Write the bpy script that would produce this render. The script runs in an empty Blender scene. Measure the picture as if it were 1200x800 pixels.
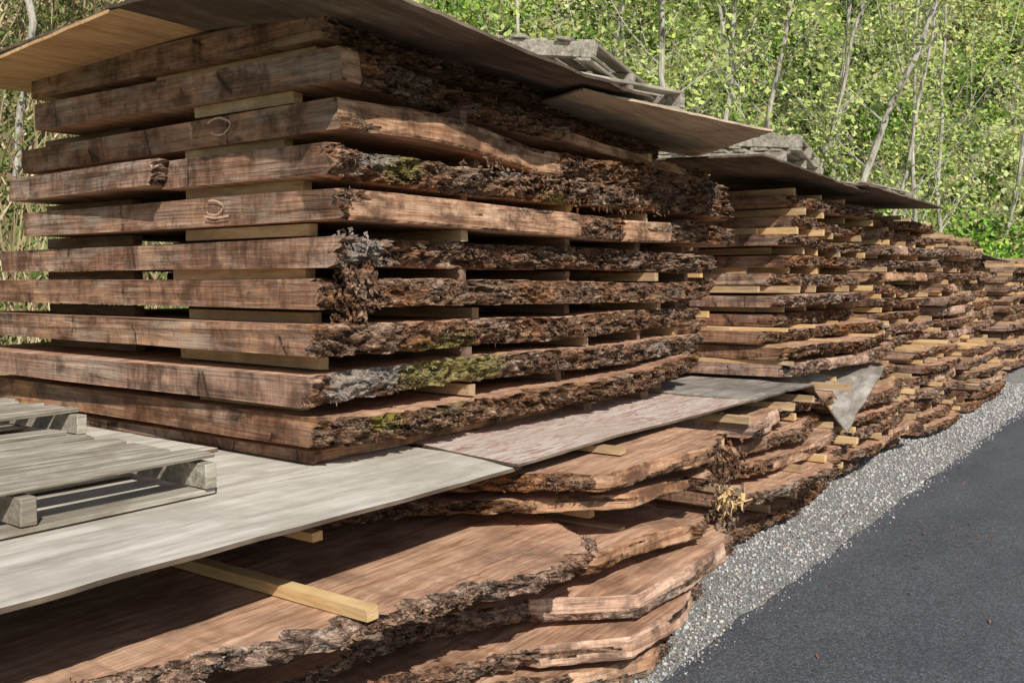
import bpy, math, random
import numpy as np
from mathutils import Vector, noise, Matrix
random.seed(7); rs=np.random.RandomState(7)
D=bpy.data; scene=bpy.context.scene; col=scene.collection
def nz(x,y,z=0.0): return noise.noise((x,y,z))

# ------------------------------------------------------------ node helpers
class M:
    def __init__(s,name,rough=.85,spec=.25):
        s.m=D.materials.new(name); s.m.use_nodes=True; s.nt=s.m.node_tree
        s.b=s.nt.nodes['Principled BSDF']; s.b.inputs['Roughness'].default_value=rough
        s.b.inputs['Specular IOR Level'].default_value=spec
        s.tc=s.nt.nodes.new('ShaderNodeTexCoord')
    def n(s,t,**k):
        nd=s.nt.nodes.new(t)
        for a,b in k.items(): setattr(nd,a,b)
        return nd
    def l(s,a,b): s.nt.links.new(a,b)
    def mapc(s,scale,rot=(0,0,0),rand=False):
        mp=s.n('ShaderNodeMapping'); mp.inputs['Scale'].default_value=scale; mp.inputs['Rotation'].default_value=rot
        s.l(s.tc.outputs['Object'],mp.inputs['Vector'])
        if rand:
            oi=s.n('ShaderNodeObjectInfo'); mu=s.n('ShaderNodeMath',operation='MULTIPLY'); mu.inputs[1].default_value=37.
            s.l(oi.outputs['Random'],mu.inputs[0]); s.l(mu.outputs[0],mp.inputs['Location'])
        return mp.outputs[0]
    def noise(s,vec,scale=1.,detail=4,rough=.6,dist=0):
        nd=s.n('ShaderNodeTexNoise'); nd.inputs['Scale'].default_value=scale; nd.inputs['Detail'].default_value=min(detail,4)
        nd.inputs['Roughness'].default_value=rough; nd.inputs['Distortion'].default_value=dist; s.l(vec,nd.inputs['Vector']); return nd.outputs['Fac']
    def ramp(s,f,stops):
        r=s.n('ShaderNodeValToRGB'); e=r.color_ramp.elements
        while len(e)<len(stops): e.new(.5)
        for i,(p,c) in enumerate(stops):
            e[i].position=p; e[i].color=(c,c,c,1) if isinstance(c,(int,float)) else (*c,1)
        s.l(f,r.inputs[0]); return r.outputs[0]
    def mix(s,f,a,b,mode='MIX'):
        x=s.n('ShaderNodeMix',data_type='RGBA',blend_type=mode)
        for v,i in ((f,0),(a,6),(b,7)):
            if isinstance(v,(int,float)): x.inputs[i].default_value=v if i==0 else (v,v,v,1)
            elif isinstance(v,tuple): x.inputs[i].default_value=(*v,1)
            else: s.l(v,x.inputs[i])
        return x.outputs[2]
    def math(s,op,a,b=0.):
        x=s.n('ShaderNodeMath',operation=op)
        for i,v in enumerate((a,b)):
            if isinstance(v,(int,float)): x.inputs[i].default_value=v
            else: s.l(v,x.inputs[i])
        return x.outputs[0]
    def bump(s,h,dist=.01,st=1.):
        bp=s.n('ShaderNodeBump'); bp.inputs['Distance'].default_value=dist; bp.inputs['Strength'].default_value=st
        s.l(h,bp.inputs['Height']); s.l(bp.outputs[0],s.b.inputs['Normal'])
    def color(s,c): s.l(c,s.b.inputs['Base Color']); return s.m
    def objvar(s,c,lo=.7,hi=1.25):
        oi=s.n('ShaderNodeObjectInfo'); mr=s.n('ShaderNodeMapRange'); mr.inputs['To Min'].default_value=lo; mr.inputs['To Max'].default_value=hi
        s.l(oi.outputs['Random'],mr.inputs['Value']); hs=s.n('ShaderNodeHueSaturation'); s.l(mr.outputs[0],hs.inputs['Value']); s.l(c,hs.inputs['Color'])
        mr2=s.n('ShaderNodeMapRange'); mr2.inputs['To Min'].default_value=1.2; mr2.inputs['To Max'].default_value=.9
        s.l(oi.outputs['Random'],mr2.inputs['Value']); s.l(mr2.outputs[0],hs.inputs['Saturation'])
        return hs.outputs[0]

def mk_face(name,a,b,c):
    m=M(name,.75)
    v=m.mapc((1.2,9,9),rand=True); g=m.noise(v,1.6,5,.65,1.2)
    base=m.ramp(g,[(.3,a),(.5,b),(.7,c)])
    d=m.noise(m.mapc((1,1,1),rand=True),3.,5,.7)
    cc=m.mix(m.ramp(d,[(.45,0.),(.7,.75)]),base,tuple(x*.5 for x in a))
    st=m.noise(m.mapc((3,60,60),rand=True),1.,4,.7)
    cc=m.mix(.5,cc,m.ramp(st,[(.33,.25),(.67,.78)]),'OVERLAY')
    m.bump(st,.005,.8); return m.color(cc)
MAT_FACE=mk_face('slab_face_wood',(.26,.135,.08),(.46,.27,.17),(.60,.40,.275))

def mk_sawn():
    m=M('sawn_end_wood',.7,.3)
    v=m.mapc((1,1,1.6),rand=True)
    big=m.noise(v,2.,5,.7,.8)
    base=m.ramp(big,[(.32,(.085,.042,.027)),(.44,(.18,.10,.066)),(.56,(.30,.18,.125)),(.70,(.48,.29,.18))])
    st=m.noise(m.mapc((9,1.6,38),rand=True),1.,5,.7,.5)
    base=m.mix(.7,base,m.ramp(st,[(.32,.2),(.68,.82)]),'OVERLAY')
    w=m.noise(m.mapc((38,30,3),rot=(.5,0,0),rand=True),1.,4,.7,.3)
    base=m.mix(m.math('MULTIPLY',m.ramp(big,[(.42,1.),(.6,0.)]),.5),base,m.ramp(w,[(.36,.2),(.62,.85)]),'OVERLAY')
    gw=m.noise(m.mapc((1,1.3,5),rand=True),1.9,5,.72)
    base=m.mix(m.ramp(gw,[(.48,0.),(.66,.6)]),base,m.ramp(st,[(.3,(.22,.165,.13)),(.7,(.50,.42,.35))]))
    ds=m.noise(m.mapc((1,2.2,2.),rand=True),2.7,5,.7)
    base=m.mix(m.ramp(ds,[(.50,0.),(.62,.7)]),base,(.065,.034,.022))
    ck=m.n('ShaderNodeTexVoronoi',feature='DISTANCE_TO_EDGE'); ck.inputs['Scale'].default_value=1.; m.l(m.mapc((3,1.9,.9),rot=(.25,0,0),rand=True),ck.inputs['Vector'])
    ckm=m.math('MULTIPLY',m.ramp(ck.outputs['Distance'],[(.0,1.),(.014,0.)]),m.ramp(ds,[(.5,0.),(.56,1.)]))
    base=m.mix(ckm,base,(.02,.012,.01))
    m.bump(m.math('ADD',m.math('MULTIPLY',w,.5),st),.012,1.); return m.color(m.objvar(base,.85,1.2))
MAT_SAWN=mk_sawn()
def mk_sawn_fresh():
    m=M('sawn_side_wood',.7,.3)
    g=m.noise(m.mapc((2,2,30),rand=True),1.3,5,.75,.8)
    base=m.ramp(g,[(.3,(.19,.095,.06)),(.48,(.42,.245,.155)),(.66,(.62,.43,.30))])
    gw=m.noise(m.mapc((2.5,2.5,4),rand=True),1.9,5,.72)
    base=m.mix(m.ramp(gw,[(.45,0.),(.6,.85)]),base,(.12,.065,.042))
    w=m.noise(m.mapc((45,30,2),rot=(0,.3,0),rand=True),1.,3,.7)
    base=m.mix(.3,base,m.ramp(w,[(.35,.3),(.65,.75)]),'OVERLAY')
    m.bump(m.math('ADD',g,m.math('MULTIPLY',w,.4)),.010,.9); return m.color(m.objvar(base,.8,1.2))
MAT_SIDE=mk_sawn_fresh()

def mk_bark():
    m=M('bark',.92,.15)
    a=m.noise(m.mapc((7,7,20),rot=(0,.25,0),rand=True),1.6,5,.78,.6)
    base=m.ramp(a,[(.37,(.022,.013,.009)),(.46,(.105,.065,.044)),(.55,(.23,.155,.11)),(.70,(.45,.34,.255))])
    r=m.noise(m.mapc((1,1,2),rand=True),2.3,4,.65)
    base=m.mix(m.ramp(r,[(.45,0.),(.62,.8)]),base,m.ramp(a,[(.37,(.03,.015,.009)),(.62,(.34,.165,.085))]))
    base=m.mix(m.ramp(r,[(.28,.6),(.40,0.)]),base,m.ramp(a,[(.37,(.08,.07,.06)),(.65,(.46,.42,.37))]))
    f=m.noise(m.mapc((26,26,60),rot=(0,.4,0)),1.,5,.8,.4)
    base=m.mix(.8,base,m.ramp(f,[(.37,.14),(.60,.84)]),'OVERLAY')
    at=m.n('ShaderNodeAttribute',attribute_name='moss'); sp=m.n('ShaderNodeSeparateColor'); m.l(at.outputs['Color'],sp.inputs[0])
    mn=m.noise(m.mapc((20,20,20)),1.,5,.8)
    mg=m.ramp(m.math('ADD',sp.outputs[0],mn),[(.90,0.),(1.04,1.)])
    base=m.mix(m.math('MULTIPLY',mg,.85),base,m.ramp(f,[(.38,(.06,.05,.016)),(.6,(.34,.29,.10))]))
    ml=m.ramp(m.math('ADD',sp.outputs[1],mn),[(.95,0.),(1.05,1.)])
    base=m.mix(m.math('MULTIPLY',ml,.6),base,m.ramp(f,[(.35,(.14,.125,.11)),(.65,(.50,.46,.41))]))
    m.bump(m.math('ADD',a,m.math('MULTIPLY',f,.6)),.035,1.); return m.color(m.objvar(base,.85,1.2))
MAT_BARK=mk_bark()

def simple_wood(name,cols,scale=(3,3,3),bump=.003,patch=None,rough=.8):
    m=M(name,rough); g=m.noise(m.mapc(scale,rand=True),1.,5,.75,.4)
    base=m.ramp(g,[(.3,cols[0]),(.5,cols[1]),(.7,cols[2])])
    if patch:
        p=m.noise(m.mapc((1.4,1.4,1.4),rand=True),1.5,5,.7)
        base=m.mix(m.ramp(p,[(patch[0],0.),(patch[1],patch[2])]),base,patch[3])
    m.bump(g,bump,1.); return m.color(base)
MAT_STICK=simple_wood('sticker_pine',[(.28,.18,.09),(.48,.33,.18),(.60,.45,.28)],(8,3,30),.003,(.48,.6,.6,(.26,.18,.12)))
MAT_STICKB=simple_wood('sticker_pine_bright',[(.42,.26,.11),(.62,.42,.20),(.72,.53,.30)],(8,3,30))
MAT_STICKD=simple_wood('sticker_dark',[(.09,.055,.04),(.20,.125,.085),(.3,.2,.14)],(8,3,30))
MAT_PALLET=simple_wood('pallet_wood',[(.13,.115,.085),(.33,.30,.24),(.50,.455,.38)],(2.5,34,34),.008,(.5,.65,.7,(.17,.135,.10)))
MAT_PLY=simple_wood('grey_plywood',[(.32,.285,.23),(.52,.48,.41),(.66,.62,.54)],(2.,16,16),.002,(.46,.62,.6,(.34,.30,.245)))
def mk_ply_red():
    m=M('peeling_plywood',.8)
    g=m.noise(m.mapc((5,30,5)),1.,5,.75,1.5)
    base=m.ramp(g,[(.36,(.28,.15,.11)),(.46,(.42,.28,.225)),(.52,(.54,.46,.40)),(.7,(.62,.56,.49))])
    p=m.noise(m.mapc((1.,1.,1.)),2.6,5,.65)
    base=m.mix(m.ramp(p,[(.45,.0),(.65,.65)]),base,(.46,.36,.29)); m.bump(g,.003,1.); return m.color(base)
MAT_PLYR=mk_ply_red()
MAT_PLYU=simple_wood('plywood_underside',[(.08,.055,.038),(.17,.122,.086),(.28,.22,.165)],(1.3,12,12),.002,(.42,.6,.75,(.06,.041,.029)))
MAT_PLYO=simple_wood('plywood_underside_warm',[(.40,.22,.10),(.60,.37,.18),(.70,.49,.28)],(2,18,18),.002,(.48,.7,.6,(.28,.15,.08)))
MAT_PLYT=simple_wood('plywood_underside_tan',[(.34,.25,.16),(.54,.42,.29),(.66,.54,.40)],(2,18,18),.002,(.5,.7,.6,(.22,.14,.09)))
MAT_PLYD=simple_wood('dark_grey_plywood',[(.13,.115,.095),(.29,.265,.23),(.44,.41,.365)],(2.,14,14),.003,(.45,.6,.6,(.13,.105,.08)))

# ------------------------------------------------------------ mesh helpers
def link(o): col.objects.link(o); return o
def mesh_obj(name,verts,faces,mats,midx=None,smooth=None,parent=None):
    me=D.meshes.new(name); me.from_pydata(verts,[],faces)
    for m in mats: me.materials.append(m)
    if midx is not None: me.polygons.foreach_set('material_index',midx)
    if smooth is not None: me.polygons.foreach_set('use_smooth',smooth)
    me.update(); o=link(D.objects.new(name,me))
    if parent is not None:
        o.parent=parent; o.location=-parent.location
    return o
def np_mesh(name,V,F,mat,colr=None,parent=None,attr='col'):
    me=D.meshes.new(name); k=F.shape[1]
    me.vertices.add(len(V)); me.vertices.foreach_set('co',V.astype(np.float32).ravel())
    me.loops.add(F.size); me.loops.foreach_set('vertex_index',F.astype(np.int32).ravel())
    me.polygons.add(len(F)); me.polygons.foreach_set('loop_start',np.arange(0,F.size,k,dtype=np.int32))
    me.materials.append(mat)
    if colr is not None:
        at=me.color_attributes.new(attr,'FLOAT_COLOR','POINT'); at.data.foreach_set('color',np.concatenate([colr,np.ones((len(colr),1))],1).astype(np.float32).ravel())
    me.update(calc_edges=True); me.validate(); o=link(D.objects.new(name,me))
    if parent is not None: o.parent=parent; o.location=-parent.location
    return o
def empty(name,loc):
    e=D.objects.new(name,None); e.location=loc; e.empty_display_size=.3; return link(e)
def lerp_ctrl(c,x):
    if x<=c[0][0]: return c[0][1]
    for i in range(len(c)-1):
        if x<=c[i+1][0]:
            a,b=c[i],c[i+1]; t=(x-a[0])/max(1e-6,b[0]-a[0]); return a[1]+(b[1]-a[1])*t
    return c[-1][1]
MOSS=[(2.80,2.06,.22,0),(3.95,1.98,.25,0),(3.1,1.22,.55,0),(2.72,1.05,.18,0),(3.4,1.22,.28,0)]
LICH=[(2.62,1.72,.3),(2.6,1.2,.3),(2.75,1.25,.25),(3.5,2.15,.25),(2.7,2.1,.2)]
FL={}
def slab(parent,x0,x1,yf,yb,z0,th,ds=.014,K=10,seed=0.,slant=0.,skew=0.,amp=1.,warp=.012,sawn=(),zf=None):
    n=max(6,int((x1-x0)/ds)); verts=[];faces=[];mi=[];sm=[]
    NT=5; ring=None; moss=[]; fl=FL.setdefault(parent.name,[])
    for i in range(n+1):
        s=i/n; x=x0+(x1-x0)*s
        y=lerp_ctrl(yf,x)
        issawn=any(a<=x<=b for a,b in sawn)
        if not issawn:
            y+=.035*amp*nz(x*1.7,seed,3.)+.022*amp*nz(x*5,seed,7.)+.012*amp*nz(x*13,seed,8.)
        else: y+=.022*nz(x*2.4,seed,7.)+.008*nz(x*9,seed,7.)
        ybk=lerp_ctrl(yb,x)+.05*nz(x*1.5,seed,11.)
        dz=warp*nz(x*.8,seed*1.3,5.)*2+(zf(x) if zf else 0.)
        row=[]
        def add(px,py,pz):
            k=skew*(py-2.6)*(1-s)+(.008*nz(py*9,pz*25,seed) if i in(0,n) else 0)
            verts.append((px+k,py,pz)); row.append(len(verts)-1)
        for j in range(NT):
            t=j/NT; add(x,ybk+(y-ybk)*t,z0+dz+.004*nz(x*4,t*9,seed))
        for k in range(K+1):
            t=k/K; z=z0+dz+th*t
            if issawn:
                ch=.008 if k in (0,K) else 0
                chip=.018*max(0,nz(x*7,k*.7,seed+5)-.25) if k in(0,1,K,K-1) else 0
                add(x,y+slant*.4*(t-.5)+.006*nz(x*14,z*30,seed)+ch*(1+nz(x*25,k,seed))+chip,z)
                moss.append((len(verts)-1,0,0))
            else:
                a=nz(x*3.1,z*5,seed+1.); b=abs(nz(x*11+2*a+z*12,z*30+a,seed+2.)); c=nz(x*34+z*30,z*60,seed); e=nz(x*5.-z*10,z*34.+3*a,seed+9.)
                off=.020*a-.065*b+.017*c+(.018 if e>.06 else 0)
                d2=nz(x*17,z*16,seed+4.)
                if d2>.26: off-=.020
                if d2<-.3: off+=.012
                rnd=-.016*(abs(2*t-1)**4)
                tz=z+.010*nz(x*22,z*9,seed+6.)*(1 if 0<k<K else .8)
                add(x+.008*c,y-slant*(t-.5)-(off+rnd)*amp-.01,tz)
                g=0;l=0
                for (mx,mz,mr,_) in MOSS: g=max(g,1-math.hypot(x-mx,(z-mz)*1.6)/mr)
                for (mx,mz,mr) in LICH: l=max(l,1-math.hypot(x-mx,(z-mz)*1.6)/mr)
                moss.append((len(verts)-1,max(0,g)*.8 ,max(0,l)*.85))
                if 1<k<K-1: fl.append((*verts[-1],max(0,g)*.8,max(0,l)*.85,t))
        for j in range(NT):
            t=(j+1)/NT; add(x,y+(ybk-y)*t,z0+dz+th+.004*nz(x*4,t*9,seed+3))
        for k in range(2):
            t=1-(k+1)/3; add(x,ybk+.02*nz(x*6,t*4,seed),z0+dz+th*t)
        L=len(row)
        if ring:
            for j in range(L):
                q=(j+1)%L
                faces.append((ring[j],ring[q],row[q],row[j]))
                if j<NT: mi.append(0); sm.append(False)
                elif j<NT+K:
                    bk=not issawn
                    if issawn:
                        kk=j-NT; bk=(nz(x*2.2,seed+21.,kk*.25)>.3)
                    mi.append(2 if bk else 1); sm.append(False)
                elif j<NT+K+NT: mi.append(0); sm.append(False)
                else: mi.append(2); sm.append(True)
        else:
            faces.append(tuple(row)); mi.append(3); sm.append(False)
        ring=row
    faces.append(tuple(reversed(ring))); mi.append(3); sm.append(False)
    o=mesh_obj('wood_slab',verts,faces,[MAT_FACE,MAT_SIDE,MAT_BARK,MAT_SAWN],mi,sm,parent)
    at=o.data.color_attributes.new('moss','FLOAT_COLOR','POINT')
    arr=np.zeros((len(verts),4),dtype=np.float32); arr[:,3]=1
    for i,g,l in moss: arr[i,0]=g; arr[i,1]=l
    at.data.foreach_set('color',arr.ravel())
    return o
def flakes(parent,n,size=1.):
    P=np.array(FL[parent.name]); 
    if len(P)==0: return
    sel=P[rs.randint(0,len(P),n*3)]
    key=np.sin(sel[:,0]*7+sel[:,2]*31)+np.sin(sel[:,0]*17-sel[:,2]*57)+.7*rs.randn(len(sel)); sel=sel[np.argsort(-key)[:n]]
    C=sel[:,:3]+rs.randn(n,3)*np.array([.01,.002,.004]); C[:,1]-=.001
    an=.3*rs.randn(n)-.2; hang=rs.rand(n)<.06; an[hang]=-1.3+.3*rs.randn(hang.sum())
    dirv=np.stack([np.cos(an),.10*rs.randn(n),np.sin(an)],-1); dirv/=np.linalg.norm(dirv,axis=1)[:,None]
    nr=np.stack([.25*rs.randn(n),-np.ones(n),.3*rs.randn(n)+.15],-1); sd=np.cross(dirv,nr); sd/=np.linalg.norm(sd,axis=1)[:,None]
    L=(.005+.020*rs.rand(n)**2.5)*size; W=(.0015+.004*rs.rand(n)**1.5)*size; L[hang]*=1.5; W[hang]*=.6
    L=L[:,None];W=W[:,None]; yy=np.array([0,-1.,0]); tip=.12*L*rs.rand(n)[:,None]
    V=np.stack([C-dirv*L-sd*W*.5,C-dirv*L*.2-sd*W+yy*.001,C+dirv*L-sd*W*.2+yy*tip,C+dirv*L*.9+sd*W*.6+yy*tip*.7,C+sd*W*1.1+yy*.001,C-dirv*L*.8+sd*W*.7],1).reshape(-1,3)
    F=np.arange(len(V)).reshape(-1,6)
    cc=np.zeros((n,3)); cc[:,0]=sel[:,3]; cc[:,1]=sel[:,4]
    np_mesh('bark_flakes',V,F,MAT_BARK,np.repeat(cc,6,0),parent,'moss')
def box_geo(V,F,c,size,rot=0.,j=.0,tilt=0.):
    b=len(V); cx,cy,cz=c; sx,sy,sz=[q/2 for q in size]; cr,sr=math.cos(rot),math.sin(rot)
    for dz in (-1,1):
        for dx,dy in ((-1,-1),(1,-1),(1,1),(-1,1)):
            x=dx*sx+random.uniform(-j,j);y=dy*sy+random.uniform(-j,j);z=dz*sz+random.uniform(-j,j)*.6+tilt*dx
            V.append((cx+x*cr-y*sr,cy+x*sr+y*cr,cz+z))
    for f in ((0,3,2,1),(4,5,6,7),(0,1,5,4),(1,2,6,5),(2,3,7,6),(3,0,4,7)): F.append(tuple(b+i for i in f))
def stickers(parent,lst,mat=None):
    V=[];F=[]
    for c,s,r in lst: box_geo(V,F,c,s,r,.003)
    return mesh_obj('stickers',V,F,[mat or MAT_STICK],parent=parent)
def sheet(name,c,nx,ny,zf,th,mt,mb,parent=None,rag=.008,seed=0.):
    V=[];F=[];mi=[]
    c=[Vector(p) for p in c]
    for lay in (0,1):
        for i in range(nx+1):
            for j in range(ny+1):
                u=i/nx;v=j/ny
                p=(c[0]*(1-u)+c[1]*u)*(1-v)+(c[3]*(1-u)+c[2]*u)*v
                if i in(0,nx): p.x+=rag*nz(p.y*9,seed,1)
                if j in(0,ny): p.y+=rag*nz(p.x*5,seed,2)+rag*.5*nz(p.x*17,seed,2)
                z=p.z+zf(p.x,p.y)-(th if lay else 0)
                V.append((p.x,p.y,z))
    W=(nx+1)*(ny+1); idx=lambda i,j,l:l*W+i*(ny+1)+j
    for i in range(nx):
        for j in range(ny):
            F.append((idx(i,j,0),idx(i+1,j,0),idx(i+1,j+1,0),idx(i,j+1,0)));mi.append(0)
            F.append((idx(i,j,1),idx(i,j+1,1),idx(i+1,j+1,1),idx(i+1,j,1)));mi.append(1)
    for i in range(nx):
        F.append((idx(i,0,0),idx(i,0,1),idx(i+1,0,1),idx(i+1,0,0)));mi.append(1)
        F.append((idx(i,ny,0),idx(i+1,ny,0),idx(i+1,ny,1),idx(i,ny,1)));mi.append(1)
    for j in range(ny):
        F.append((idx(0,j,0),idx(0,j+1,0),idx(0,j+1,1),idx(0,j,1)));mi.append(1)
        F.append((idx(nx,j,0),idx(nx,j,1),idx(nx,j+1,1),idx(nx,j+1,0)));mi.append(1)
    return mesh_obj(name,V,F,[mt,mb],mi,None,parent)
def pallet(loc,rot=(0,0,0),L=1.25,W=1.05,nb=7):
    V=[];F=[]
    for x in (-L/2+.025,0,L/2-.025): box_geo(V,F,(x,0,.068),(.045,W,.085),0,.003)
    for i in range(nb):
        w=W/nb; y=-W/2+w*(i+.5)
        box_geo(V,F,(random.uniform(-.02,.02),y+random.uniform(-.012,.012),.122+random.uniform(0,.004)),(L+random.uniform(-.05,.03),w*random.uniform(.55,.8),.018),random.uniform(-.03,.03),.006,random.uniform(-.008,.008))
    for y in (-W/2+.05,0,W/2-.05): box_geo(V,F,(0,y,.014),(L,.09,.018),random.uniform(-.01,.01),.003)
    o=mesh_obj('wooden_pallet',V,F,[MAT_PALLET]); o.location=loc; o.rotation_euler=rot
    b=o.modifiers.new('b','BEVEL'); b.width=.003; b.segments=1
    return o

# ------------------------------------------------------------ near upper stack
S1=empty('slab_stack',(4.1,3.9,.9))
spec=[
 (.965,2.40,5.72,[(2.40,2.68),(2.55,2.62),(3.2,2.60),(4.3,2.50),(5.2,2.55),(5.72,2.66)],5.35,.05,.02),
 (1.138,2.38,5.70,[(2.38,2.66),(3.0,2.64),(4.2,2.58),(5.70,2.62)],5.35,.03,-.01),
 (1.311,2.36,5.68,[(2.36,2.62),(2.6,2.58),(4.2,2.60),(5.68,2.63)],5.4,.02,.02),
 (1.484,2.40,5.72,[(2.40,2.64),(3.0,2.62),(4.4,2.62),(5.72,2.6)],5.4,-.06,.0),
 (1.657,2.44,5.85,[(2.44,2.56),(2.6,2.56),(2.9,2.68),(4.2,2.66),(5.0,2.66),(5.85,2.6)],5.25,.02,.03),
 (1.830,2.45,6.05,[(2.45,2.58),(3.2,2.56),(4.5,2.54),(5.4,2.6),(6.05,2.55)],4.9,.0,.0),
 (2.003,2.44,6.05,[(2.44,2.60),(3.2,2.58),(4.4,2.56),(5.2,2.58),(6.05,2.58)],3.62,.03,-.02),
 (2.177,2.46,6.08,[(2.46,2.58),(3.0,2.54),(3.8,2.62),(4.8,2.52),(6.08,2.6)],5.0,.03,.02)]
for i,(z,x0,x1,yf,yb,sl,sk) in enumerate(spec):
    zf=None
    if i==7: zf=lambda x:-.045*max(0,min(1,(x-2.8)/1.0))
    if i==0: zf=lambda x:.05*max(0,(x-3.2)/2.5)**2
    if i==6: zf=lambda x:-.015*math.sin((x-2.4)*1.6)
    sawn=()
    if i==5: sawn=((2.5,4.1),(4.6,5.2))
    if i==7: sawn=((2.46,4.0),)
    slab(S1,x0,x1,yf,[(x0,yb),(x1,yb-.1)],z,.117*[1,1,1,.95,.97,1,1,1][i],ds=.011,K=12,seed=i*3.7,slant=sl,skew=sk,zf=zf,sawn=sawn,warp=.016,amp=[1.15,.95,1.05,1,1.2,.8,1.25,.9][i])
slab(S1,2.30,5.6,[(2.30,3.60),(2.38,3.57),(5.6,3.7)],[(2.3,4.95),(5.6,5.0)],2.01,.112,ds=.03,seed=50.,slant=.05,skew=.05)
slab(S1,2.48,5.5,[(2.48,2.58),(3.2,2.72),(5.5,2.85)],[(2.48,4.66),(5.5,4.6)],2.345,.125,seed=31.,slant=.04,skew=-.03,warp=.006,sawn=((2.4,2.6),))
slab(S1,2.50,5.3,[(2.50,2.68),(5.3,2.9)],[(2.5,4.78),(5.3,4.6)],2.515,.12,ds=.03,seed=33.,slant=.03,skew=-.02,warp=.006)
slab(S1,3.3,5.95,[(3.3,2.62),(4.2,2.58),(5.2,2.62),(5.95,2.7)],[(3.3,3.6),(5.9,3.6)],2.31,.06,ds=.02,seed=61.,slant=.05,amp=.9,zf=lambda x:-.02*(x-3.3),sawn=((4.,5.6),))
slab(S1,2.47,5.5,[(2.47,2.74),(5.5,2.8)],[(2.47,5.1),(5.5,5.1)],.898,.045,ds=.04,K=4,seed=71.,slant=.0,amp=.4,sawn=((2,6),))
st=[];sd=[]
for i in range(8):
    zz=spec[i][0]+.117+.0275
    st.append(((2.53,3.22+random.uniform(-.1,.1),zz),(.045,random.uniform(.6,.95),.046),random.uniform(-.04,.04)))
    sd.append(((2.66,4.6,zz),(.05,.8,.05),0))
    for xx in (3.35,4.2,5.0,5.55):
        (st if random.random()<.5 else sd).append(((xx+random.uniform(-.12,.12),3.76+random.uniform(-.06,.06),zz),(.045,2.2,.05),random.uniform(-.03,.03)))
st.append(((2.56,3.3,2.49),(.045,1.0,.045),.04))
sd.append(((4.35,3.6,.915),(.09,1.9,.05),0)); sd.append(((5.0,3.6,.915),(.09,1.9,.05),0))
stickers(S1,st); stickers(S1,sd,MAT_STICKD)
flakes(S1,17000)
def torn(parent,c,n,ln,spread,mat,down=.8,wd=1.):
    V=[];F=[]
    for i in range(n):
        p=Vector(c)+Vector((random.gauss(0,spread[0]),random.gauss(0,spread[1]),random.gauss(0,spread[2])))
        d=Vector((random.gauss(.1,.35),random.gauss(-.05,.18),random.gauss(-down,.35))).normalized()
        s=d.cross(Vector((random.random(),random.random(),.3))).normalized(); t=d.cross(s)
        l=ln*random.uniform(.3,1.3); w=random.uniform(.0015,.007)*wd; h=random.uniform(.001,.003)*wd
        b=len(V)
        for k in range(4):
            q=p+d*l*(k/3)+s*random.gauss(0,.003); ww=w*(1-.27*k)*random.uniform(.7,1.2)
            for a,bb in ((-1,-1),(1,-1),(1,1),(-1,1)): V.append(tuple(q+s*ww*a+t*h*bb))
        for k in range(3):
            for a in range(4):
                F.append((b+k*4+a,b+k*4+(a+1)%4,b+k*4+4+(a+1)%4,b+k*4+4+a))
        F.append((b,b+3,b+2,b+1)); F.append((b+12,b+13,b+14,b+15))
    return mesh_obj('torn_bark',V,F,[mat],parent=parent)
MAT_GREYBARK=simple_wood('weathered_bark',[(.06,.045,.035),(.19,.155,.125),(.38,.34,.29)],(30,30,60),.004)
torn(S1,(2.54,2.61,1.73),150,.035,(.035,.015,.03),MAT_GREYBARK,.6,1.7)
torn(S1,(2.58,2.61,1.64),170,.045,(.045,.018,.035),MAT_BARK,.9,2.0)
torn(S1,(2.58,2.62,1.55),150,.045,(.05,.018,.03),MAT_BARK,.9,2.)
torn(S1,(2.56,2.64,1.46),60,.03,(.045,.012,.02),MAT_BARK,.8,1.8)
torn(S1,(3.7,2.56,2.10),90,.03,(.3,.015,.025),MAT_BARK,.3,1.5)
torn(S1,(4.5,2.56,2.02),90,.035,(.35,.015,.025),MAT_BARK,.7,1.4)
MAT_CHALK=simple_wood('chalk_orange',[(.30,.18,.13),(.55,.35,.25),(.66,.47,.36)],(40,40,40),.001)
def chalk(strokes,x):
    V=[];F=[]
    for s in strokes:
        for a,b in zip(s[:-1],s[1:]):
            dx,dz=b[0]-a[0],b[1]-a[1]; L=math.hypot(dx,dz) or 1; nx_,nz_=-dz/L*.004,dx/L*.004; k=len(V)
            V+= [(x,a[0]-nx_,a[1]-nz_),(x,a[0]+nx_,a[1]+nz_),(x,b[0]+nx_,b[1]+nz_),(x,b[0]-nx_,b[1]-nz_)]; F.append((k,k+1,k+2,k+3))
    mesh_obj('chalk_mark',V,F,[MAT_CHALK],parent=S1)
arc=lambda cy,cz,ry,rz,a0,a1:[(cy+ry*math.cos(math.radians(a))*(1+.15*math.sin(a*.05)),cz+rz*math.sin(math.radians(a+8))) for a in range(a0,a1+1,20)]
chalk([[(3.47,2.27),(3.455,2.235),(3.46,2.2)],arc(3.27,2.235,.07,.035,20,330)],2.450)
chalk([arc(3.3,1.905,.06,.03,60,320),[(3.36,1.87),(3.28,1.862),(3.2,1.868)]],2.438)

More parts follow.
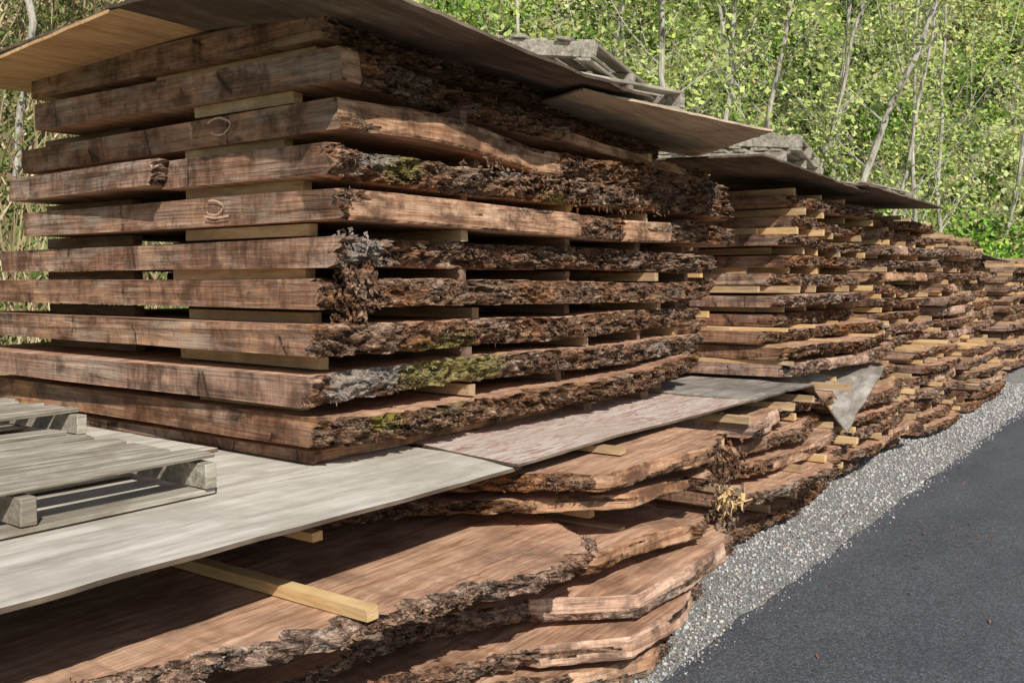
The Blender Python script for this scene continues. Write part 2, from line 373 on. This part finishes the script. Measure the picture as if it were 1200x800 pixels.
# ------------------------------------------------------------ near lower stack
LW=empty('slab_stack',(2.,3.5,0))
low=[
 (.03,-.7,3.62,[(-.7,2.5),(1.5,2.42),(2.4,2.30),(2.6,2.15),(3.0,1.82),(3.35,1.72),(3.62,1.80)],((2.95,3.45),),.085),
 (.15,-.6,3.95,[(-.6,2.5),(1.4,2.36),(2.3,2.2),(2.65,2.08),(2.85,1.96),(3.12,1.70),(3.5,1.68),(3.95,1.80)],((2.85,3.8),),.085),
 (.275,-.5,4.42,[(-.5,2.6),(1.5,2.30),(2.5,2.26),(2.8,2.12),(2.98,2.02),(3.25,1.74),(3.7,1.72),(4.15,1.76),(4.42,1.95)],((2.95,4.15),),.09),
 (.41,-.7,4.2,[(-.7,2.6),(1.3,2.38),(2.3,2.36),(2.85,2.22),(3.2,1.90),(3.6,1.87),(4.0,1.82),(4.2,1.9)],((2.9,3.95),),.075),
 (.525,-.4,3.30,[(-.4,2.5),(1.0,2.3),(1.56,2.12),(1.91,2.01),(2.3,1.92),(2.67,1.79),(2.95,1.79),(3.15,1.90),(3.30,2.2)],(),.06),
 (.660,-.6,4.12,[(-.6,2.8),(1.6,2.72),(2.3,2.65),(2.75,2.5),(3.05,2.2),(3.4,1.86),(3.7,1.86),(4.0,1.82),(4.12,1.9)],((3.1,3.9),),.06),
 (.770,-.5,4.35,[(-.5,2.8),(1.5,2.75),(2.4,2.66),(2.85,2.35),(3.25,1.86),(3.6,1.82),(4.0,1.76),(4.35,1.9)],((3.2,4.0),),.072)]
for i,(z,x0,x1,yf,sw,th) in enumerate(low):
    zf=(lambda x:.02*math.sin((x-2.9)*3.)) if i in(1,3) else ((lambda x:-.015*math.sin((x-2.9)*2.6)) if i in (0,2) else None)
    slab(LW,x0,x1,yf,[(x0,4.6),(x1,4.4)],z,th,ds=.013,K=9,seed=100+i*4.1,slant=[.02,.02,.03,.02,-.03,.04,.02][i],warp=.014,sawn=sw,amp=1.0,zf=zf)
flakes(LW,11000)
stickers(LW,[((1.98,2.6,.607),(.05,1.28,.04),.01),((2.11,3.0,.748),(.05,1.3,.03),0.02)],MAT_STICKB)
st=[((3.4,2.8,.625),(.05,1.5,.06),0)]
for z in (.135,.255,.39,.505,.742,.86): 
    st.append(((3.55,3.05,z),(.05,2.1,.03),.03))
stickers(LW,st)
torn(LW,(4.42,1.86,.5),30,.07,(.03,.03,.04),MAT_STICKB,.3,1.8)
torn(LW,(4.3,1.86,.72),140,.05,(.1,.03,.04),MAT_BARK,.8,1.8)
torn(LW,(4.45,1.9,.45),100,.05,(.08,.03,.08),MAT_BARK,.8,1.8)

# ------------------------------------------------------------ cover sheets
sheet('plywood_sheet',[(.15,2.12,.882),(3.0,2.13,.880),(3.02,3.34,.886),(.15,3.34,.886)],40,16,lambda x,y:.008*nz(x,y,0)-.03*max(0,(2.35-y))*1.,.014,MAT_PLY,MAT_PLYU,seed=1)
sheet('plywood_sheet',[(.0,3.30,.902),(2.44,3.30,.902),(2.44,5.4,.902),(.0,5.4,.902)],20,16,lambda x,y:.004*nz(x,y,4),.012,MAT_PLY,MAT_PLYU,seed=2)
sheet('plywood_sheet',[(2.93,2.10,.897),(5.45,2.10,.902),(5.45,3.2,.902),(3.08,2.9,.897)],40,12,lambda x,y:.012*nz(x*1.2,y,8)+.012*max(0,(2.3-y)),.012,MAT_PLYR,MAT_PLYU,seed=3)
def flap(x,y):
    z=.01*nz(x*2,y,5)
    f=max(0,1-abs(x-7.2)/.85) if x<7.2 else max(0,1-(x-7.2)/1.1)
    w=max(0,(2.5-y)/.42)
    return z-.46*f*w**1.3
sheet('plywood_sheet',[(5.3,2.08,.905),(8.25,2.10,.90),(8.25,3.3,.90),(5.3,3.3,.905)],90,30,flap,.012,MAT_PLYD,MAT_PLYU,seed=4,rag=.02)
sheet('plywood_sheet',[(2.06,2.24,2.62),(4.42,2.30,2.535),(4.45,3.5,2.66),(2.08,3.45,2.66)],60,16,lambda x,y:.016*nz(x,y,2)-.025*math.sin((x-2)*1.5)*max(0,(3.4-y))+.014*nz(x*2.5,0,3)*max(0,3.2-y),.014,MAT_PLY,MAT_PLYU,seed=5,rag=.02)
sheet('plywood_sheet',[(2.1,3.4,2.66),(4.5,3.42,2.67),(4.5,5.0,2.67),(2.15,5.05,2.60)],20,12,lambda x,y:.008*nz(x,y,2),.014,MAT_PLY,MAT_PLYO,seed=6)
sheet('plywood_sheet',[(2.2,3.7,2.71),(4.6,3.5,2.72),(4.6,5.0,2.73),(2.3,5.35,2.70)],20,12,lambda x,y:.008*nz(x,y,6),.012,MAT_PLY,MAT_PLYU,seed=7)
sheet('plywood_sheet',[(3.9,2.42,2.53),(5.25,1.98,2.46),(6.2,2.9,2.49),(4.5,3.5,2.57)],30,16,lambda x,y:.012*nz(x,y,9),.012,MAT_PLY,MAT_PLYT,seed=8,rag=.015)
sheet('plywood_sheet',[(6.0,2.32,2.44),(8.3,2.28,2.37),(8.3,3.6,2.43),(6.0,3.6,2.48)],30,10,lambda x,y:.018*nz(x,y,1),.014,MAT_PLY,MAT_PLYU,seed=9,rag=.02)
sheet('plywood_sheet',[(8.0,2.2,2.40),(10.5,2.12,2.36),(10.5,3.5,2.42),(8.0,3.5,2.42)],30,10,lambda x,y:.018*nz(x,y,3),.014,MAT_PLY,MAT_PLYU,seed=10,rag=.02)
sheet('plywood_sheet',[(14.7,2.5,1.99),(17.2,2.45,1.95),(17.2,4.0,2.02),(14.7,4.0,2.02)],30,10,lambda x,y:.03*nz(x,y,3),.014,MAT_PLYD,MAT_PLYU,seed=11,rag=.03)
pallet((1.31,3.16,.886),(0,0,0),1.26,1.06,6)
pallet((1.55,4.42,.908),(0,0,.03),1.3,1.05,7)
pallet((5.0,3.25,2.67),(math.radians(3),math.radians(-3),-.1),1.2,1.05,7)
pallet((5.05,3.3,2.82),(math.radians(9),math.radians(6),.12),1.2,1.0,7)
pallet((7.3,3.0,2.45),(math.radians(2),0,.1),1.25,1.0,7)
pallet((9.9,3.0,2.44),(math.radians(3),0,-.1),1.25,1.0,7)
pallet((7.4,3.0,2.59),(math.radians(5),.03,.2),1.1,1.0,7)

# ------------------------------------------------------------ other stacks
def gen_stack(x0,x1,yface,yback,z0,n,th,pitch,seed,ds=.035,jx=.12,jy=.09,K=5,nst=4,sawnp=.3,step=None,nf=2500):
    e=empty('slab_stack',((x0+x1)/2,(yface+yback)/2,z0)); R=random.Random(seed); st=[];sb=[]
    for i in range(n):
        z=z0+i*pitch; yy=yface+R.uniform(-jy,jy)+(step(i) if step else 0)
        a=x0+R.uniform(-jx,jx); b=x1+R.uniform(-jx,jx); m_=(a+b)/2
        yf=[(a,yy+R.uniform(0,.12)),(a+.25,yy+R.uniform(-.03,.03)),(m_,yy+R.uniform(-jy,jy)),(b-.3,yy+R.uniform(-jy,jy)),(b,yy+R.uniform(0,.2))]
        sw=()
        if R.random()<sawnp: q=R.uniform(a,m_); sw=((q,q+R.uniform(.4,1.5)),)
        slab(e,a,b,yf,[(a,yback),(b,yback)],z,th*R.uniform(.8,1.05),ds=ds,K=K,seed=seed+i*2.3,slant=R.uniform(-.03,.06),skew=R.uniform(-.08,.08),amp=.9,sawn=sw,warp=.018)
        for k in range(nst):
            xx=a+.12+(b-a-.3)*k/(nst-1)+R.uniform(-.12,.12)
            (sb if R.random()<.4 else st).append(((xx,yy+1.04+R.uniform(-.08,.06),z+th+(pitch-th)/2),(.04,2.0,(pitch-th)*.95),R.uniform(-.05,.05)))
        st.append(((a+.1,yy+.6,z+th+(pitch-th)/2),(.04,R.uniform(.5,1.),(pitch-th)*.9),R.uniform(-.1,.1)))
    stickers(e,st); 
    if sb: stickers(e,sb,MAT_STICKB)
    if nf: flakes(e,nf,1.1+.03*x0)
    return e
gen_stack(6.35,9.2,2.30,4.4,.93,3,.085,.112,210,ds=.018,K=7,nf=2000)
gen_stack(6.9,9.05,2.48,4.4,1.27,7,.095,.148,220,ds=.018,K=7,jx=.13,jy=.12,nf=4000)
gen_stack(9.45,11.5,2.40,4.4,.95,10,.085,.132,230,K=6,ds=.025,nf=2500,jx=.08)
gen_stack(11.95,14.1,2.40,4.4,.2,14,.095,.142,240,K=5,nf=1500,jx=.1)
gen_stack(14.9,17.2,2.72,4.4,.1,12,.105,.156,250,K=5,nf=0)
gen_stack(17.9,20.5,2.5,4.4,.1,11,.11,.165,260,ds=.05,K=5,nf=0)
gen_stack(21.5,25,2.75,4.6,.1,12,.11,.165,270,ds=.06,K=5,nf=0)
gen_stack(4.95,7.1,2.10,4.2,.05,6,.085,.132,300,ds=.018,K=8,jy=.17,sawnp=.4,nf=3500)
gen_stack(7.5,9.6,2.2,4.2,.05,6,.085,.132,310,ds=.022,K=7,jy=.14,nf=2500)
gen_stack(9.95,11.8,2.12,4.2,.05,7,.085,.125,320,K=5,jy=.1,nf=1500)
gen_stack(12.2,14.5,2.06,4.2,.05,6,.09,.130,330,K=5,jy=.08,nf=0)
gen_stack(4.8,6.6,3.0,4.6,.93,9,.1,.15,340,ds=.05,K=4,nf=0)

# ------------------------------------------------------------ terrain, road
def yfoot(x): return 7.5-np.where(np.asarray(x)>15,.012*(np.asarray(x)-15.)**2,0.)
def hgt(x,y):
    x=np.asarray(x,float);y=np.asarray(y,float); s=y-yfoot(x); sp=np.maximum(s,0)
    h=1.0*sp*(1-np.exp(-sp/1.2)); h=46*(1-np.exp(-h/46))
    return h+np.minimum(sp,3)/3*(.5*np.sin(x*.7+1)*np.sin(y*.5)+.25*np.sin(x*1.9)*np.cos(y*1.7)+.5*np.sin(x*.23))
gx=np.concatenate([np.linspace(-400,-30,12)[:-1],np.arange(-30,90,1.0),np.linspace(90,500,14)]); gy=np.concatenate([np.linspace(-400,-40,12)[:-1],np.arange(-40,80,1.0),np.linspace(80,500,14)])
X,Y=np.meshgrid(gx,gy,indexing='ij'); Z=hgt(X,Y)
V=np.stack([X,Y,Z],-1).reshape(-1,3); a,b=len(gx),len(gy)
F=[(i*b+j,(i+1)*b+j,(i+1)*b+j+1,i*b+j+1) for i in range(a-1) for j in range(b-1)]
m=M('hillside_soil',.95,.1); n1=m.noise(m.mapc((1,1,1)),.55,5,.7); n2=m.noise(m.mapc((1,1,1)),3.,5,.75)
c=m.mix(n2,m.ramp(n1,[(.38,(.16,.13,.07)),(.5,(.12,.15,.04)),(.65,(.16,.22,.05))]),m.ramp(n2,[(.35,(.03,.035,.012)),(.7,(.26,.27,.12))]))
MAT_SOIL=m.color(c)
mesh_obj('ground',[tuple(v) for v in V],F,[MAT_SOIL],smooth=[True]*len(F))

def ycurve(x): return 0. if x<20 else -.02*(x-20)**2
def strip(name,ya,yb,z,mat,ja=0.,jb=0.,x0=-30,x1=60,dx=.25,dy=6):
    V=[];F=[];n=int((x1-x0)/dx)
    for i in range(n+1):
        x=x0+dx*i
        for j in range(dy+1):
            t=j/dy; y=ya+(yb-ya)*t+ycurve(x)
            y+=(ja*(nz(x*2.3,1)+.6*nz(x*9,2)) if j==0 else 0)+(jb*(nz(x*2.3,5)+.6*nz(x*9,6)) if j==dy else 0)
            V.append((x,y,z))
    for i in range(n):
        for j in range(dy): F.append((i*(dy+1)+j,(i+1)*(dy+1)+j,(i+1)*(dy+1)+j+1,i*(dy+1)+j+1))
    return mesh_obj(name,V,F,[mat])
m=M('gravel',.9,.2)
vo=m.n('ShaderNodeTexVoronoi'); vo.inputs['Scale'].default_value=85; m.l(m.mapc((1,1,1)),vo.inputs['Vector'])
vd=m.n('ShaderNodeTexVoronoi',feature='DISTANCE_TO_EDGE'); vd.inputs['Scale'].default_value=85; m.l(m.mapc((1,1,1)),vd.inputs['Vector'])
sp=m.n('ShaderNodeSeparateColor'); m.l(vo.outputs['Color'],sp.inputs[0])
c=m.ramp(sp.outputs[0],[(.0,(.24,.235,.22)),(.5,(.42,.41,.385)),(1.,(.62,.61,.57))])
c=m.mix(m.ramp(vd.outputs['Distance'],[(0.,.6),(.12,0.)]),c,(.14,.13,.115))
p=m.noise(m.mapc((1,1,1)),2.5,5,.7); c=m.mix(m.ramp(p,[(.5,0.),(.75,.5)]),c,(.24,.2,.16))
m.bump(m.ramp(vd.outputs['Distance'],[(0,0.),(.25,1.)]),.008,1.); MAT_GRAVEL=m.color(c)
strip('gravel_verge',1.3,6.0,.004,MAT_GRAVEL)
m=M('asphalt',.68,.5)
f=m.noise(m.mapc((1,1,1)),180,3,.8); g=m.noise(m.mapc((.5,1.5,1)),1.3,5,.65)
vo=m.n('ShaderNodeTexVoronoi'); vo.inputs['Scale'].default_value=130; m.l(m.mapc((1,1,1)),vo.inputs['Vector'])
sp=m.n('ShaderNodeSeparateColor'); m.l(vo.outputs['Color'],sp.inputs[0])
c=m.ramp(g,[(.3,(.070,.075,.084)),(.7,(.108,.113,.124))])
c=m.mix(.8,c,m.ramp(sp.outputs[0],[(0,.2),(.7,.5),(.97,.92)]),'OVERLAY')
m.bump(m.math('ADD',sp.outputs[1],f),.004,.9); MAT_ASP=m.color(c)
strip('asphalt_road',-5.4,1.66,.022,MAT_ASP,.02,.035,dx=.06,dy=3)
import bmesh
bm=bmesh.new(); bmesh.ops.create_icosphere(bm,subdivisions=1,radius=1); bm.verts.ensure_lookup_table()
iv=np.array([v.co[:] for v in bm.verts]); iface=np.array([[v.index for v in f_.verts] for f_ in bm.faces]); bm.free()
NS=20000
sx=2.4+rs.rand(NS)**1.5*14; sy=1.60+rs.rand(NS)**.8*1.0; edge=rs.rand(NS)<.03; sy[edge]=1.66-np.abs(rs.randn(edge.sum()))*.035
sz=np.where(edge,.024,.006); rad=(.003+.008*rs.rand(NS)**2)*(1+.06*(sx-2.4)); rad[edge]*=.7
sc=rad[:,None]*(.6+.6*rs.rand(NS,3))
ang=rs.rand(NS)*6.283
P=iv[None]*(1+.25*rs.randn(NS,len(iv),1))*sc[:,None,:]
ca,sa=np.cos(ang)[:,None],np.sin(ang)[:,None]
PX=P[...,0]*ca-P[...,1]*sa; PY=P[...,0]*sa+P[...,1]*ca
VV=np.stack([PX+sx[:,None],PY+sy[:,None],P[...,2]+sz[:,None]],-1).reshape(-1,3)
FF=(iface[None]+(np.arange(NS)*len(iv))[:,None,None]).reshape(-1,3)
m=M('stones',.85,.2); at=m.n('ShaderNodeAttribute',attribute_name='col'); MAT_STONE=m.color(at.outputs['Color'])
g=.2+.36*rs.rand(NS)**1.1; sc_=np.stack([g*1.0,g*.97,g*.92],-1)*(1+.06*rs.randn(NS,3)); 
np_mesh('gravel_stones',VV,FF,MAT_STONE,np.repeat(np.clip(sc_,.02,.8),len(iv),0))
def quads(P,U,W):
    V=np.stack([P-U,P-W*.9+U*.1,P+U,P+W*.9+U*.1],1).reshape(-1,3); F=np.arange(len(V)).reshape(-1,4); return V,F
nl=520
P=np.stack([3.2+rs.rand(nl)**1.3*9,1.75+rs.randn(nl)*.35,np.full(nl,.03)],-1); cl=rs.rand(nl)<.15; P[cl,0]=6.2+.25*rs.randn(cl.sum()); P[cl,1]=1.15+.18*rs.randn(cl.sum())
a=rs.rand(nl)*6.28; ln=.006+.022*rs.rand(nl)**2
U=np.stack([np.cos(a)*ln,np.sin(a)*ln,.3*ln*rs.randn(nl)],-1); W=np.stack([-np.sin(a)*ln*.25,np.cos(a)*ln*.25,.1*ln*rs.randn(nl)],-1)
Vq,Fq=quads(P,U,W); np_mesh('leaf_litter',Vq,Fq,MAT_STONE,np.repeat(np.array([.15,.075,.035])*(.6+rs.rand(nl,1)),4,0))

# ------------------------------------------------------------ vegetation
def leafmat(name,tr=.45):
    m=D.materials.new(name); m.use_nodes=True; nt=m.node_tree; nt.nodes.clear()
    o=nt.nodes.new('ShaderNodeOutputMaterial'); mx=nt.nodes.new('ShaderNodeMixShader'); d=nt.nodes.new('ShaderNodeBsdfDiffuse'); t=nt.nodes.new('ShaderNodeBsdfTranslucent'); at=nt.nodes.new('ShaderNodeAttribute'); at.attribute_name='col'
    nt.links.new(at.outputs['Color'],d.inputs['Color']); nt.links.new(at.outputs['Color'],t.inputs['Color'])
    mx.inputs[0].default_value=tr; nt.links.new(d.outputs[0],mx.inputs[1]); nt.links.new(t.outputs[0],mx.inputs[2]); nt.links.new(mx.outputs[0],o.inputs[0]); return m
MAT_LEAF=leafmat('spring_leaves',.35)
m=M('twigs',.9,.1); at=m.n('ShaderNodeAttribute',attribute_name='col'); MAT_TWIG=m.color(at.outputs['Color'])
def polar(n,a0,a1,smin,smax,pw=1.):
    az=np.radians(a0+(a1-a0)*rs.rand(n)); d0=np.zeros(n); ds=np.arange(5,60,.25)
    for k in range(n):
        xx=ds*math.cos(az[k]); yy=ds*math.sin(az[k]); ok=np.where(yy>yfoot(xx))[0]; d0[k]=ds[ok[0]] if len(ok) else 60
    d=d0+smin+(smax-smin)*rs.rand(n)**pw
    return az,d*np.cos(az),d*np.sin(az),d
def leafaxes(n,bias=.75):
    N=np.array([-.25,-.55,.8])+bias*rs.randn(n,3); N/=np.linalg.norm(N,axis=1)[:,None]
    U=np.cross(N,rs.randn(n,3)); U/=np.linalg.norm(U,axis=1)[:,None]; return U,np.cross(N,U)
def foliage(name,nc,per,a0,a1,smin,smax,pal,size,hr,rad,pw=1.):
    az,cx,cy,d=polar(nc,a0,a1,smin,smax,pw); cz=hgt(cx,cy)+hr[0]+(hr[1]-hr[0])*rs.rand(nc)**1.5
    pal=np.array(pal); ci=rs.randint(0,len(pal),nc); R=rad[0]+(rad[1]-rad[0])*rs.rand(nc)
    rep=lambda q:np.repeat(q,per,0)
    dirs=rs.randn(nc*per,3); dirs/=np.linalg.norm(dirs,axis=1)[:,None]; rr=rs.rand(nc*per)**.45
    P=np.stack([rep(cx),rep(cy),rep(cz)],-1)+dirs*(rr*rep(R))[:,None]*np.array([1,1,.75])
    P+=.12*rs.randn(nc*per,3)
    P[:,2]=np.maximum(P[:,2],hgt(P[:,0],P[:,1])+.03)
    s=(size*(.55+.9*rs.rand(nc*per)))*(.55+.028*rep(d)); 
    U,W=leafaxes(nc*per)
    V,F=quads(P,U*s[:,None],W*(s*.62)[:,None])
    c=rep(pal[ci])*(.7+.6*rs.rand(nc*per,1))*(1+.1*rs.randn(nc*per,3))
    return np_mesh(name,V,F,MAT_LEAF,np.repeat(np.clip(c,.01,.85),4,0))
greens=[(.46,.54,.15),(.34,.46,.10),(.58,.61,.25),(.14,.22,.045),(.60,.60,.32),(.07,.11,.03),(.42,.42,.22),(.26,.42,.07)]
foliage('hillside_foliage',1900,80,-4,44,.0,32,greens,.066,(.0,2.8),(.35,1.3),1.1)
foliage('hillside_bushes',420,130,0,44,-1.2,3.,[(.25,.46,.06),(.36,.55,.09),(.13,.25,.04)],.062,(.2,2.2),(.5,1.1))
foliage('hillside_foliage',350,70,46,80,.0,10,[(.20,.28,.07),(.26,.21,.10),(.32,.26,.15),(.13,.18,.04)],.045,(0,1.5),(.3,.8))
def blades(name,n,a0,a1,smin,smax,L,w,pal,lean):
    az,cx,cy,d=polar(n,a0,a1,smin,smax); cz=hgt(cx,cy)
    l=L[0]+(L[1]-L[0])*rs.rand(n); dr=np.stack([lean*rs.randn(n),lean*rs.randn(n),np.ones(n)],-1); dr/=np.linalg.norm(dr,axis=1)[:,None]
    side=np.cross(dr,np.stack([np.cos(az),np.sin(az),np.zeros(n)],-1)); side/=np.linalg.norm(side,axis=1)[:,None]
    ww=(w*(.4+rs.rand(n)))[:,None]*(.5+.03*d[:,None]); B=np.stack([cx,cy,cz],-1); seg=5; Vs=[]
    bend=rs.randn(n,3)*.12; 
    for k in range(seg+1):
        t=k/seg; C=B+dr*(l*t)[:,None]+bend*(l*t*t)[:,None]; q=ww*(1-.8*t); Vs+= [C-side*q,C+side*q]
    V=np.stack(Vs,1).reshape(-1,3); base=(np.arange(n)*(2*(seg+1)))[:,None]
    F=np.concatenate([base+np.array([[2*k,2*k+1,2*k+3,2*k+2]]) for k in range(seg)],0)
    pal=np.array(pal); c=pal[rs.randint(0,len(pal),n)]*(.7+.6*rs.rand(n,1)); return np_mesh(name,V,F,MAT_TWIG,np.repeat(c,2*(seg+1),0))
blades('bare_saplings',600,-4,46,0,30,(1.5,4.8),.012,[(.40,.36,.28),(.28,.23,.16),(.5,.46,.39)],.25)
blades('dry_grass',4500,44,80,-.8,7,(.4,1.6),.014,[(.44,.34,.19),(.30,.21,.12),(.55,.45,.28),(.14,.16,.05)],.5)

m=M('alder_bark',.85,.2); n1=m.noise(m.mapc((6,6,2)),1.5,5,.7)
MAT_ALDER=m.color(m.ramp(n1,[(.36,(.13,.11,.08)),(.48,(.38,.35,.29)),(.7,(.60,.57,.50))]))
def tube(V,F,pts,rad,ns=6):
    prev=None
    for i,p in enumerate(pts):
        d=(pts[min(i+1,len(pts)-1)]-pts[max(i-1,0)]).normalized(); u=d.cross(Vector((.3,.9,.1))).normalized(); w=d.cross(u); b=len(V)
        for k in range(ns):
            a=6.2832*k/ns; V.append(tuple(p+(u*math.cos(a)+w*math.sin(a))*rad[i]))
        if prev is not None:
            for k in range(ns): F.append((prev+k,prev+(k+1)%ns,b+(k+1)%ns,b+k))
        prev=b
def alder(az,d,H,r,lean,leafn=900,seed=0):
    R=random.Random(seed); a=math.radians(az); x=d*math.cos(a);y=d*math.sin(a); z=float(hgt(x,y))-.2
    e=empty('alder_tree',(x,y,z)); V=[];F=[]; rt=Vector((math.sin(a),-math.cos(a),0))
    L=Vector((0,0,1))+rt*lean+Vector((R.uniform(-.05,.05),R.uniform(-.05,.05),0)); pts=[];rr=[]
    for i in range(15):
        t=i/14; pts.append(Vector((x,y,z))+L*H*t+rt*(.012*H*math.sin(t*5+seed))+Vector((R.gauss(0,.03),R.gauss(0,.03),0))); rr.append(r*(1-.85*t)+.004)
    tube(V,F,pts,rr,8); tips=[]
    for b in range(24):
        t=R.uniform(.12,.98); i=int(t*14); p=pts[i].lerp(pts[min(14,i+1)],t*14-i); an=R.uniform(0,6.28); bl=H*R.uniform(.1,.24)*(1.15-t*.7)
        dr=Vector((math.cos(an),math.sin(an),R.uniform(.5,1.3))).normalized(); bp=[p];q=p.copy()
        for k in range(5):
            dr=(dr+Vector((R.gauss(0,.12),R.gauss(0,.12),.1))).normalized(); q=q+dr*bl/5; bp.append(q.copy())
        r0=max(.007,rr[i]*.33); tube(V,F,bp,[r0*(1-.8*k/5) for k in range(6)],5)
        for s_ in range(5):
            k=R.randint(1,5); q=bp[k].copy(); d2=(dr+Vector((R.gauss(0,.7),R.gauss(0,.7),R.gauss(.1,.4)))).normalized(); sl=bl*R.uniform(.2,.45); sp_=[q,q+d2*sl*.5,q+d2*sl+Vector((0,0,-.05*sl))]
            tube(V,F,sp_,[r0*.35,r0*.25,.003],4); tips+=sp_
    mesh_obj('trunk_and_branches',V,F,[MAT_ALDER],parent=e)
    T=np.array([tuple(t_) for t_ in tips]); idx=rs.randint(0,len(T),leafn); P=T[idx]+rs.randn(leafn,3)*.2
    s=(.03+.04*rs.rand(leafn))*(1+.02*d); U,W=leafaxes(leafn)
    Vq,Fq=quads(P,U*s[:,None],W*(s*.65)[:,None]); c=np.array([.52,.60,.20])*(.7+.6*rs.rand(leafn,1))
    o=np_mesh('leaves',Vq,Fq,MAT_LEAF,np.repeat(c,4,0)); o.parent=e; o.location=-e.location
for k,(az,d,H,r,ln) in enumerate([(26.2,15,10,.08,.02),(24.6,17,12,.07,.12),(23.0,16.5,11,.06,.17),(18.6,22,13,.10,.28),(20.4,21,12,.055,.22),(15.6,24,12,.06,.2),(28.8,17,11,.04,-.05),(13.2,28,14,.07,.08),(31.5,16,9,.04,.1),(11.0,30,14,.07,-.06),(17.0,30,15,.08,.02),(8.6,34,14,.08,.1),(37,15,9,.04,.1),(22,27,14,.07,-.1),(64,11,8,.04,.05)]):
    alder(az,d,H,r,ln,1000,k+1)

# ------------------------------------------------------------ light, sky, camera
el=math.radians(41); hx,hy=-.60,-.80; q=math.hypot(hx,hy); hx/=q;hy/=q
ts=Vector((hx*math.cos(el),hy*math.cos(el),math.sin(el)))
sun=D.lights.new('sun','SUN'); sun.energy=5.; sun.angle=math.radians(.5); sun.color=(1,.95,.87)
so=link(D.objects.new('sun',sun)); so.rotation_euler=(-ts).to_track_quat('-Z','Y').to_euler(); so.location=(0,0,30)
w=D.worlds.new('World'); scene.world=w; w.use_nodes=True; nt=w.node_tree; bg=nt.nodes['Background']
sk=nt.nodes.new('ShaderNodeTexSky'); sk.sky_type='NISHITA'; sk.sun_disc=False; sk.sun_elevation=el; sk.sun_rotation=math.atan2(hx,hy)
nt.links.new(sk.outputs[0],bg.inputs[0]); bg.inputs[1].default_value=.105
cam=D.cameras.new('camera'); cam.lens=33.; cam.sensor_width=36; cam.clip_end=2000; cam.clip_start=.05
co=link(D.objects.new('camera',cam)); co.location=(0,0,1.6); A=math.radians(36); p=math.radians(3.65)
co.rotation_euler=Vector((math.cos(A)*math.cos(p),math.sin(A)*math.cos(p),-math.sin(p))).to_track_quat('-Z','Y').to_euler()
scene.camera=co
scene.view_settings.view_transform='Standard'; scene.view_settings.look='None'; scene.view_settings.exposure=0
